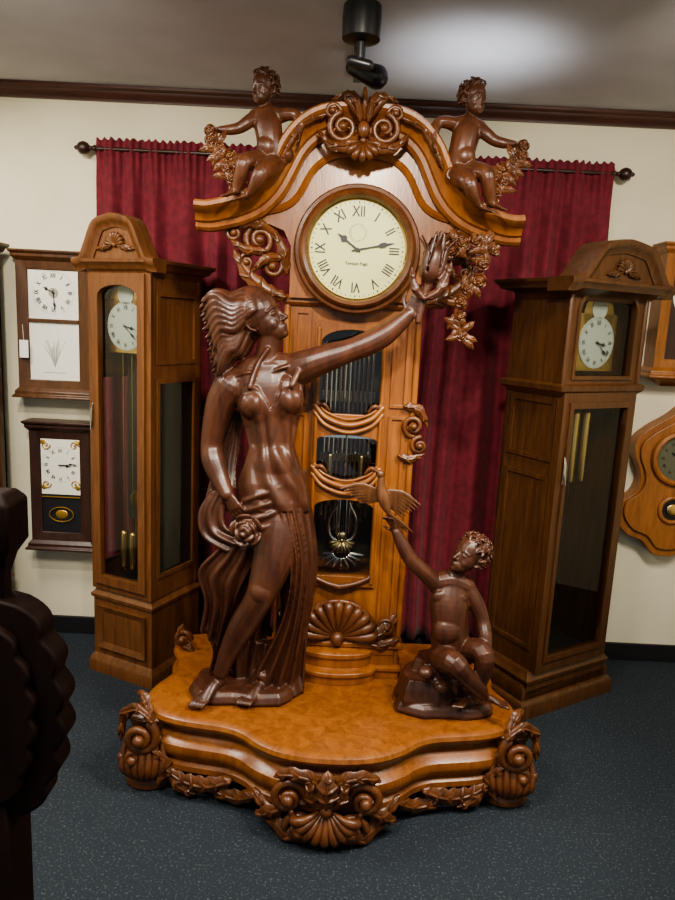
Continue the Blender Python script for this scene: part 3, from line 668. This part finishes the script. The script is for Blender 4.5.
# ---------------------------------------------------------------- cherubs
def cherub():
    b=MB(); q=unproject_at(2.36); global u_; u_=.0033
    tube(b,[q(270,162),q(270,150,-.005),q(269,138,-.008),q(267,124,-.004),q(266,113)],S((14.5,13),(13.5,13),(13,12.5),(13.5,11.5),(11.5,9)),16,ref=XR)
    ell(b,q(266,146,-.03),(10*u_,8*u_,10*u_))
    tube(b,[q(254,115),q(266,112),q(279,114)],S(6.5,7.5,6.5),10); tube(b,[q(265,113),q(264,104)],S(6.5,6.2),10,sub=2)
    O=q(264,105,-.005); H=.104; R=head(b,O,nrm(A(-.62,-.78,-.10)),A(0,0,1),H,.04); curls(b,O,R,H,64,.08)
    tube(b,[q(254,116),q(246,122,-.015),q(238,127,-.02),q(228,129,-.03),q(219,129,-.035)],S(6.8,6.2,5.5,5,3.6),10)
    w=q(220,129,-.035); handfig(b,w,A(-1,-.1,.05),A(0,-.3,-1),.062,.6,1)
    tube(b,[q(279,115),q(288,113,-.01),q(296,115,-.01),q(299,122,-.02),q(299,130,-.03)],S(6.8,6,5.4,5,3.6),10)
    w=q(299,129,-.03); handfig(b,w,A(.1,-.3,-1),A(-1,0,0),.06,.4,-1)
    tube(b,[q(264,162),q(254,161,-.05),q(244,162,-.09),q(241,172,-.09),q(238,183,-.08),q(236,190,-.08)],S(10.5,10,8,7,6.2,4),12)
    foot(b,q(236,190,-.08),q(238,193,-.07),q(224,197,-.1),.066,A(0,1,0))
    tube(b,[q(274,164),q(268,168,-.06),q(261,172,-.10),q(256,182,-.10),q(250,192,-.09)],S(10.5,10,8,6.8,4.2),12)
    foot(b,q(250,192,-.09),q(252,196,-.08),q(238,200,-.1),.066,A(0,1,0))
    for k in range(5): ell(b,q(262+6*k,176-6*k*.9,-.0),(.025,.03,.025))
    return b
c1=cherub()
fin(c1,'cherub_statue',M_putto,None,voxel=.0030,smooth=1)
c2=MB(); c2.add([(2*CX-x+.022,y,z) for x,y,z in c1.v],[f[::-1] for f in c1.f]); fin(c2,'cherub_statue.001',M_putto,None,voxel=.0030,smooth=1)
def garland(pts,n,seed,rr=.026):
    t=MB(); rs=np.random.RandomState(seed); P=cat(pts,8); tube(t,P,.006,6,sub=1)
    for k in range(n):
        p_=P[int(k/(n-1)*(len(P)-1))]+A(rs.uniform(-.018,.018),-.01,rs.uniform(-.01,.01)); rose(t,p_,rr*rs.uniform(.75,1.1),A(rs.uniform(-.4,.4),-1,rs.uniform(-.3,.4)))
    for k in range(n*3):
        p_=P[rs.randint(len(P))]; a=rs.uniform(0,2*PI); d=A(math.cos(a),-.1,math.sin(a))
        leaf(t,[p_,p_+d*.025+A(0,-.01,0),p_+d*.055],.014,.006,2)
    return t
q=unproject_at(2.31)
g=garland([q(211,128),q(215,145),q(226,158),q(228,172),q(236,188)],7,2)
fin(g,'rose_garland',M_carve)
g2=MB(); g2.add([(2*CX-x+.022,y,z) for x,y,z in g.v],[f[::-1] for f in g.f]); fin(g2,'rose_garland.001',M_carve)
q=unproject_at(2.36)
g=garland([q(448,250),q(470,242),q(488,252),q(482,275),q(464,292),q(456,312),q(462,338)],10,6,.028); fin(g,'rose_garland.002',M_carve)
# ================================================================ TALL CASE CLOCKS
def rectp(x0,x1,z0,z1): return [(x0,z0),(x1,z0),(x1,z1),(x0,z1)]
def longcase(name,loc,rz,W,D,ww,wood_m,z_base,z_hood,z_top,z_arch,dial_m,two_part,over=0.0):
    e=empty(name,loc,rz); hw=W/2; hd=D/2; wd=hd-.015; K=dict(world=False)
    b=MB()
    stack(b,rect(-hw,hw,-hd,hd),[(0,0),(0,.05),(-.006,.06),(-.012,.075),(-.02,.085)] if not two_part else [(0,0),(0,.06),(-.01,.075),(-.02,.08),(-.02,.12),(-.03,.14),(-.035,.15)])
    bx=hw-.018 if not two_part else hw-.04
    stack(b,rect(-bx,bx,-hd+.02,hd-.01),[(0,.07),(0,z_base-.05),(.008,z_base-.045),(.01,z_base-.03),(0,z_base-.02),(-.008,z_base-.005),(-.01,z_base)])
    if not two_part:
        frame(b,rectp(-bx+.03,bx-.03,.12,z_base-.08),rectp(-bx+.055,bx-.055,.145,z_base-.105),-hd+.008,-hd+.03,-hd+.018)
    wf=-wd+.005; hwz=z_hood if two_part else z_top-.06
    for s in (-1,1):
        x0,x1=sorted((s*(ww-.022),s*ww)); box(b,x0,x1,wf,wf+.022,z_base,hwz); box(b,x0,x1,wd-.03,wd,z_base,hwz)
        box(b,*sorted((s*(ww-.018),s*(ww-.002))),wf,wd,z_base,z_base+.09); box(b,*sorted((s*(ww-.018),s*(ww-.002))),wf,wd,hwz-.06,hwz)
        zm=z_base+(hwz-z_base)*.72
        if two_part: box(b,*sorted((s*(ww-.016),s*(ww-.006))),wf,wd,z_base,hwz)
        else:
            box(b,*sorted((s*(ww-.018),s*(ww-.002))),wf,wd,zm-.03,zm+.03); box(b,*sorted((s*(ww-.016),s*(ww-.008))),wf,wd,zm,hwz)
        for z0,z1 in ((z_base+.09,zm-.03),(zm+.03,hwz-.06)):
            xx=s*(ww-.0); t=MB(); frame(t,rectp(wf+.03,wd-.035,z0,z1),rectp(wf+.048,wd-.053,z0+.018,z1-.018),-.008,.004)
            b.add([(xx+s*-y_-.004*s,x_,z_) for x_,y_,z_ in t.v],t.f)
    box(b,-ww,ww,wd-.012,wd,z_base,z_top-.05)
    if two_part:
        frame(b,rectp(-ww,ww,z_base,z_hood-.02),rectp(-ww+.055,ww-.055,z_base+.07,z_hood-.09),wf-.012,wf+.01)
        frame(b,rectp(-ww+.035,ww-.035,z_base+.045,z_hood-.065),rectp(-ww+.055,ww-.055,z_base+.07,z_hood-.09),wf-.02,wf)
        hh=ww+.018
        stack(b,rect(-hh,hh,-hd+.012,wd),[(-.02,z_hood-.05),(-.01,z_hood-.04),(.012,z_hood-.02),(.015,z_hood),(.0,z_hood+.008)])
        for s in (-1,1):
            tube(b,[A(s*(hh-.012),-hd+.02,z_hood),A(s*(hh-.012),-hd+.02,z_top-.06)],.011,12,sub=1)
            box(b,*sorted((s*(hh-.03),s*(hh-.015))),-hd+.03,wd,z_hood,z_top-.05)
        frame(b,rectp(-hh+.02,hh-.02,z_hood,z_top+.03),arch(-hh+.07,hh-.07,z_hood+.04,z_top-.02,.09),-hd+.022,-hd+.045)
        frame(b,arch(-hh+.055,hh-.055,z_hood+.025,z_top-.006,.1),arch(-hh+.07,hh-.07,z_hood+.04,z_top-.02,.09),-hd+.014,-hd+.03)
        gy=-hd+.035; dz=z_hood+(z_top-z_hood)*.42; dr=min(.105,hh-.08)
    else:
        frame(b,rectp(-ww,ww,z_base,z_top-.03),arch(-ww+.062,ww-.062,z_base+.07,z_top-.1,.045),wf-.006,wf+.012)
        frame(b,rectp(-ww+.025,ww-.025,z_base+.03,z_top-.055),arch(-ww+.062,ww-.062,z_base+.07,z_top-.1,.045),wf-.018,wf)
        hh=ww; gy=wf+.004; dz=z_top-.265; dr=ww-.068
    ch=hh+.0
    cf=-hd+.02-over
    stack(b,rect(-ch-over,ch+over,cf,wd),[(-.01-over,z_top-.075),(0-over,z_top-.065),(.004-over*.6,z_top-.045),(.016,z_top-.035),(.022,z_top-.022),(.034,z_top-.012),(.036,z_top),(.02,z_top+.003)])
    cw=ch+.036+over; ph=[(-cw,z_top-.004),(-cw*.80,z_top+.004),(-cw*.66,z_top+(z_arch-z_top)*.34),(-cw*.46,z_top+(z_arch-z_top)*.82),(-cw*.22,z_arch-.008),(0,z_arch)]
    phr=refine(ph,4); ap=phr+[(-x,z) for x,z in phr[::-1][1:]]
    y0=-hd-.012-over; yb_=y0+(.075 if not two_part else .12)
    sweep(b,ap,[(-.045,y0+.03),(-.045,y0+.02),(-.03,y0+.014),(-.022,y0+.004),(-.008,y0-.006),(.004,y0-.006),(.008,y0+.003),(.008,yb_),(-.045,yb_)])
    prism(b,[(-cw+.05,z_top-.012)]+[(x,z-.03) for x,z in ap[5:-5]]+[(cw-.05,z_top-.012)],y0+.026,yb_-.01)
    shell(b,A(0,y0+.024,z_arch-.115),.045,9,0,PI,dep=.012)
    for s in (-1,1): leaf(b,[A(s*.02,y0+.022,z_arch-.118),A(s*.06,y0+.016,z_arch-.125),A(s*.1,y0+.022,z_arch-.13)],.014,.008,3)
    fin(b,'case_body',wood_m,e,bevel=.0018,**K)
    b=MB(); box(b,-ww+.02,ww-.02,wd-.016,wd-.012,z_base,z_top-.06); box(b,-ww+.01,ww-.01,wf+.01,wd-.012,z_base,z_base+.01)
    if not two_part: box(b,-.09,.09,-.02,-.012,z_base+.30,z_top-.40)
    fin(b,'case_interior',M_innerG,e,**K)
    b=MB()
    if two_part:
        pane(b,rectp(-ww+.05,ww-.05,z_base+.06,z_hood-.08),wf); pane(b,arch(-hh+.068,hh-.068,z_hood+.035,z_top-.015,.09),gy)
    else:
        pane(b,rectp(-ww+.05,ww-.05,z_base+.06,z_top-.1),gy)
        for s in (-1,1): x_=s*(ww-.011); b.add([(x_,wf+.03,z_base+.09),(x_,wd-.03,z_base+.09),(x_,wd-.03,zm-.03),(x_,wf+.03,zm-.03)],[(0,1,2,3)])
    fin(b,'glass_panes',M_glass,e,**K)
    b=MB(); dy=gy+.03
    box(b,-dr*1.12,dr*1.12,dy+.003,dy+.008,dz-dr*1.1,dz+dr*1.1); disc(b,(0,dy+.003,dz+dr*1.05),dr*.85,.005)
    fin(b,'dial_plate',M_brass,e,**K)
    b=MB(); disc(b,(0,dy,dz),dr,.004); disc(b,(0,dy,dz+dr*1.3),dr*.42,.004); fin(b,'dial_face',dial_m,e,**K)
    b=MB(); dialmarks(b,(0,dy-.0015,dz),dr,.24,3.4,22); fin(b,'dial_marks',M_ink,e,**K)
    b=MB(); zt=dz-dr*1.2
    wz=(z_base+.10,z_base+.25) if not two_part else (z_hood-.42,z_hood-.13)
    for x in (-.045,0,.045):
        x*=1.5 if two_part else 1.1
        yy=-.04 if two_part else -.09
        tube(b,[A(x,yy,wz[0]),A(x,yy,wz[1])],.021 if two_part else .018,14,sub=1); tube(b,[A(x,yy,wz[1]),A(x,yy,zt)],.0015,5,sub=1)
    pz=z_base+.3 if two_part else z_base+.40
    tube(b,[A(0,.03 if two_part else -.05,pz),A(0,.03 if two_part else -.05,zt)],.003,6,sub=1); ell(b,A(0,.03 if two_part else -.05,pz),(.05,.008,.05))
    fin(b,'weights_and_pendulum',M_brass,e,**K)
    b=MB(); hx=-ww+.03; hz=(z_base+z_top)/2+.06
    ell(b,A(hx,wf-.025,hz),(.006,.006,.012)); tube(b,[A(hx,wf-.02,hz-.05),A(hx,wf-.026,hz-.02),A(hx,wf-.026,hz+.03),A(hx,wf-.02,hz+.06)],[.003,.006,.006,.003],8); tube(b,[A(hx,wf-.03,hz),A(hx+.002,wf-.032,hz-.05)],.003,6,sub=2)
    fin(b,'door_handle',M_silver,e,**K)
    return e
longcase('grandfather_clock',(-.85,3.02,0),math.radians(-25.7),.37,.36,.168,M_oakL,.40,0,1.83,2.0,M_grey,False,.012)
longcase('grandfather_clock.001',(.985,2.96,0),math.radians(31),.58,.34,.22,M_oakR,.20,1.42,1.83,1.985,M_grey,True,.04)
longcase('grandfather_clock.002',(-1.74,3.05,0),0,.38,.34,.17,M_oakR,.36,0,1.9,2.03,M_white,False)
# ================================================================ WALL CLOCKS
def wclock(name,cx,cz,w,hh,m,depth=.10):
    e=empty(name,(cx,DW-depth/2,cz)); b=MB(); y0=-depth/2; y1=depth/2; K=dict(world=False); a=w/2-.025; z=hh/2-.035
    box(b,-a,a,y0+.03,y1,-z,z)
    frame(b,rectp(-a,a,-z,z),rectp(-a+.05,a-.05,-z+.05,z-.05),y0+.01,y0+.04,y0+.02)
    for s in (-1,1):
        stack(b,rect(-a,a,y0+.01,y1),[(0,s*z-.012*s),(.015,s*(z+.005)),(.015,s*(z+.018)),(.025,s*(z+.026)),(.025,s*(z+.035))][::s])
    fin(b,'case',m,e,bevel=.002,**K); return e,a,z,y0
e,a,z,y0=wclock('wall_clock',-1.335,1.545,.38,.67,M_oakR)
K=dict(world=False)
b=MB(); box(b,-a+.05,a-.05,y0+.026,y0+.03,-z+.05,z-.05); fin(b,'panels',M_white,e,**K)
b=MB(); box(b,-a+.05,a-.05,y0+.015,y0+.03,.015,.03); fin(b,'rail',M_oakR,e,**K)
b=MB(); dialmarks(b,(0,y0+.024,.15),.10,.28,9.95,29); fin(b,'dial_marks',M_ink,e,**K)
b=MB()
for k in range(22):
    an=rng.uniform(-1,1); hh_=rng.uniform(.3,1); tube(b,[A(0,y0+.0255,-.19),A(.02*an,y0+.0255,-.14),A(.07*an*hh_,y0+.0255,-.13+.08*hh_-.03*an*an)],.0009,4,sub=2)
tube(b,[A(-.05,y0+.0255,-.215),A(.05,y0+.0255,-.215)],.0015,5,sub=1)
fin(b,'etched_tree',M_soft,e,**K)
b=MB(); disc(b,(0,y0+.0235,.15),.022,.002,24); fin(b,'dial_boss',M_silver,e,**K)
b=MB(); box(b,-.15,-.11,y0-.004,y0-.002,-.15,-.07); tube(b,[A(-.13,y0-.002,-.075),A(-.135,y0+.0,.0)],.001,4,sub=1); fin(b,'price_tag',M_paper,e,**K)
e,a,z,y0=wclock('wall_clock.001',-1.32,.785,.335,.63,M_dark)
b=MB(); box(b,-a+.05,a-.05,y0+.026,y0+.03,-z+.05,z-.05); fin(b,'glass_back',M_ink,e,**K)
b=MB(); box(b,-a+.045,a-.045,y0+.022,y0+.027,-.04,z-.05); fin(b,'dial_plate',M_white,e,**K)
b=MB()
for sx in (-1,1):
    for sz in (-1,1): spiral(b,A(sx*.068,y0+.02,.105+sz*.095),.02,1.4,0,sx,.003,.002); ell(b,A(sx*.082,y0+.02,.105+sz*.11),(.012,.002,.012))
ring=[A(.058*math.cos(t),y0+.02,-.14+.036*math.sin(t)) for t in np.linspace(0,2*PI,30)]; tube(b,ring,.003,6,sub=1); ell(b,A(0,y0+.024,-.14),(.03,.003,.022))
box(b,-a+.05,a-.05,y0+.018,y0+.022,-.055,-.05)
fin(b,'gold_decoration',M_gold,e,**K)
b=MB(); dialmarks(b,(0,y0+.0205,.105),.09,.26,3.2,14); fin(b,'dial_marks',M_ink,e,**K)
e,a,z,y0=wclock('wall_clock.002',1.60,1.745,.40,.60,M_orange,.12)
b=MB(); box(b,-a+.05,a-.05,y0+.026,y0+.03,-z+.05,z-.05); fin(b,'panel',M_dark,e,**K)
b=MB(); disc(b,(0,y0+.025,.08),.12,.003); fin(b,'dial_face',M_white,e,**K)
b=MB(); dialmarks(b,(0,y0+.0235,.08),.11); fin(b,'dial_marks',M_ink,e,**K)
b=MB(); stack(b,rect(-.15,.15,y0+.03,.05),[(-.05,-.34),(0,-.31),(.02,-.295)]); fin(b,'bracket',M_orange,e,**K)
e=empty('schoolhouse_clock',(1.61,DW-.05,.97)); b=MB()
sil=[(0,-.37),(.05,-.36),(.10,-.30),(.17,-.27),(.22,-.20),(.215,-.13),(.16,-.08),(.14,-.02),(.15,.04),(.175,.10),(.175,.17),(.12,.23),(.05,.28),(0,.33)]
sil=[(x*1.15,z_*1.05) for x,z_ in sil]
sr=refine(sil,3); pl=sr+[(-x,z_) for x,z_ in sr[::-1][1:-1]]
prism(b,pl,-.03,.05); prism(b,[(x*.88,z_*.9) for x,z_ in pl],-.045,-.02)
ringprof(b,(0,0,.10),[(.105,-.04),(.105,-.06),(.115,-.07),(.13,-.065),(.135,-.05),(.135,-.04)],40)
ringprof(b,(0,0,-.15),[(.05,-.04),(.05,-.055),(.06,-.06),(.07,-.055),(.07,-.04)],32)
fin(b,'case',M_orange,e,bevel=.003,**K)
b=MB(); disc(b,(0,-.05,.10),.105); fin(b,'dial_face',mat('aged_dial',(.10,.10,.06),.4),e,**K)
b=MB(); dialmarks(b,(0,-.0515,.10),.10); disc(b,(0,-.048,-.15),.052); fin(b,'dial_marks',M_ink,e,**K)
b=MB(); ell(b,A(0,-.055,-.15),(.03,.005,.03)); fin(b,'pendulum_bob',M_brass,e,**K)
# ================================================================ CURTAINS
YC=3.245; ZR=2.33
def curtain(name,x0,x1,seed):
    rs=np.random.RandomState(seed); nx=260; zs=[ZR+.045,ZR+.035,ZR+.018,ZR,ZR-.012,ZR-.025,ZR-.05,2.2]+list(np.linspace(2.1,.08,26)); v=[];f=[]
    ph=rs.uniform(0,6,6)
    for z in zs:
        k=min(1,max(0,(ZR-.01-z)/.5)); 
        for i in range(nx):
            t=i/(nx-1); x=x0+(x1-x0)*t
            y=YC+(.008+.021*k)*math.sin(2*PI*t*8+ph[0]+1.5*math.sin(2*PI*t*2+ph[1]))+.006*k*math.sin(2*PI*t*4+ph[2]+z*.6)
            if z>2.24: y+=.006*math.sin(2*PI*t*33+ph[3]); 
            zz=z+(.006*math.sin(2*PI*t*29+ph[4]) if z>ZR+.03 else 0)
            v.append((x+.008*math.sin(z*3+t*9),y-(.006 if abs(z-ZR)<.02 else 0),zz))
    for j in range(len(zs)-1):
        for i in range(nx-1): a=j*nx+i; f.append((a,a+nx,a+nx+1,a+1))
    b=MB(); b.add(v,f); o=fin(b,name,M_curt,sharp=80); s=o.modifiers.new('s','SOLIDIFY'); s.thickness=.003; return o
curtain('red_curtain',-1.145,-.16,1); curtain('red_curtain.001',.19,1.165,4)
b=MB(); tube(b,[A(-1.15,YC-.005,ZR),A(1.17,YC-.005,ZR)],.009,12,sub=1)
for s,x in ((-1,-1.14),(1,1.165)):
    for dx,r_ in ((.0,.014),(.02,.011),(.05,.028),(.08,.010)): ell(b,A(x+s*dx,YC-.005,ZR),(.012 if r_<.02 else .03,r_,r_))
    tube(b,[A(x-s*.0,YC,ZR),A(x-s*.0,3.295,ZR)],.007,8,sub=1)
fin(b,'curtain_rod',M_dark)
# ================================================================ TRACK LIGHT
e=empty('track_light',(-.01,2.1,2.55)); b=MB()
box(b,.0,.04,-.6,.9,.025,.049); fin(b,'track',M_black,e,**K)
def cyl(mb,c,prof,n=28):
    v=[];f=[]
    for r_,z_ in prof: v+=[(c[0]+r_*math.cos(2*PI*k/n),c[1]+r_*math.sin(2*PI*k/n),c[2]+z_) for k in range(n)]
    for i in range(len(prof)-1):
        for k in range(n): k2=(k+1)%n; f.append((i*n+k,i*n+k2,(i+1)*n+k2,(i+1)*n+k))
    f.append(tuple(range(n-1,-1,-1))); f.append(tuple((len(prof)-1)*n+k for k in range(n))); mb.add(v,f)
b=MB()
cyl(b,(.02,0,-.02),[(.012,-.02),(.014,.0),(.014,.05)])
cyl(b,(.02,0,-.02),[(.040,-.135),(.053,-.13),(.055,-.08),(.053,-.045),(.036,-.035),(.032,-.01),(.02,0)])
cyl(b,(.02,0,-.02),[(.012,-.18),(.012,-.13)])
tube(b,[A(-.005,.0,-.205),A(.045,.0,-.215)],.014,10,sub=1)
fin(b,'lamp_head',M_black,e,**K)
b=MB(); tube(b,[A(.02,.6,.03),A(.03,.6,-.03)],.010,8,sub=1); tube(b,[A(.0,.6,-.02),A(.085,.58,-.055)],[.028,.042],18,sub=1); fin(b,'lamp_head_2',M_black,e,**K)
# ================================================================ NEAR CARVED POST (dark, left edge)
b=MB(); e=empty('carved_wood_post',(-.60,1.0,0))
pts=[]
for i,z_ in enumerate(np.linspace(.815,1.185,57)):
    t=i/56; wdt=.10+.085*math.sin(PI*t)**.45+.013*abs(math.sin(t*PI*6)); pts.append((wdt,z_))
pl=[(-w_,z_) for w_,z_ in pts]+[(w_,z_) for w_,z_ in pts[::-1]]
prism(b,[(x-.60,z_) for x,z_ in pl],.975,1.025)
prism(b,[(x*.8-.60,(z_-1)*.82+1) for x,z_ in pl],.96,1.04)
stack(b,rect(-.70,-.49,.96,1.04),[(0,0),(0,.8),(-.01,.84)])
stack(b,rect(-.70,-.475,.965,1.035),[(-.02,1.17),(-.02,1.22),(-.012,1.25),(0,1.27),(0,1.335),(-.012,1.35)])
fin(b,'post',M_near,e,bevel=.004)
# ================================================================ LIGHTS
def area(n,loc,rot,size,en,col=(1,.93,.82)):
    l=bpy.data.lights.new(n,'AREA'); l.energy=en; l.size=size; l.color=col; o=bpy.data.objects.new(n,l); o.location=loc; o.rotation_euler=rot; COL.objects.link(o)
def spot(n,loc,tgt,en,ang,col=(1,.9,.75),rad=.04):
    l=bpy.data.lights.new(n,'SPOT'); l.energy=en; l.spot_size=math.radians(ang); l.spot_blend=.6; l.color=col; l.shadow_soft_size=rad
    o=bpy.data.objects.new(n,l); o.location=loc; o.rotation_euler=(Vector(tgt)-Vector(loc)).to_track_quat('-Z','Y').to_euler(); COL.objects.link(o)
area('ceiling_light_front',(-.8,.6,2.55),(0,0,0),.7,60)
area('ceiling_light_right',(1.4,1.2,2.55),(0,0,0),.6,50)
area('ceiling_light_left',(-1.7,2.1,2.55),(0,0,0),.5,36)
spot('spot_clock',(.1,.7,2.5),(.05,2.4,1.6),150,56,rad=.06)
spot('spot_base',(.7,1.3,2.5),(.0,2.3,.3),130,60,rad=.06)
spot('spot_left',(-1.1,1.5,2.5),(-.9,3.2,1.7),75,80)
spot('spot_right',(1.1,1.6,2.5),(1.3,3.2,1.9),55,80)
spot('ceiling_patch_fill',(.44,2.68,2.30),(.43,2.72,2.6),6,125,(.92,.96,1),rad=.08)  # added lamp, no fixture: hovers facing up to imitate a reflected ceiling patch
w=bpy.data.worlds.new('w'); bpy.context.scene.world=w; w.use_nodes=True; w.node_tree.nodes['Background'].inputs[0].default_value=(.85,.92,1,1); w.node_tree.nodes['Background'].inputs[1].default_value=.5
try: bpy.context.scene.view_settings.look='AgX - Medium High Contrast'
except Exception: pass
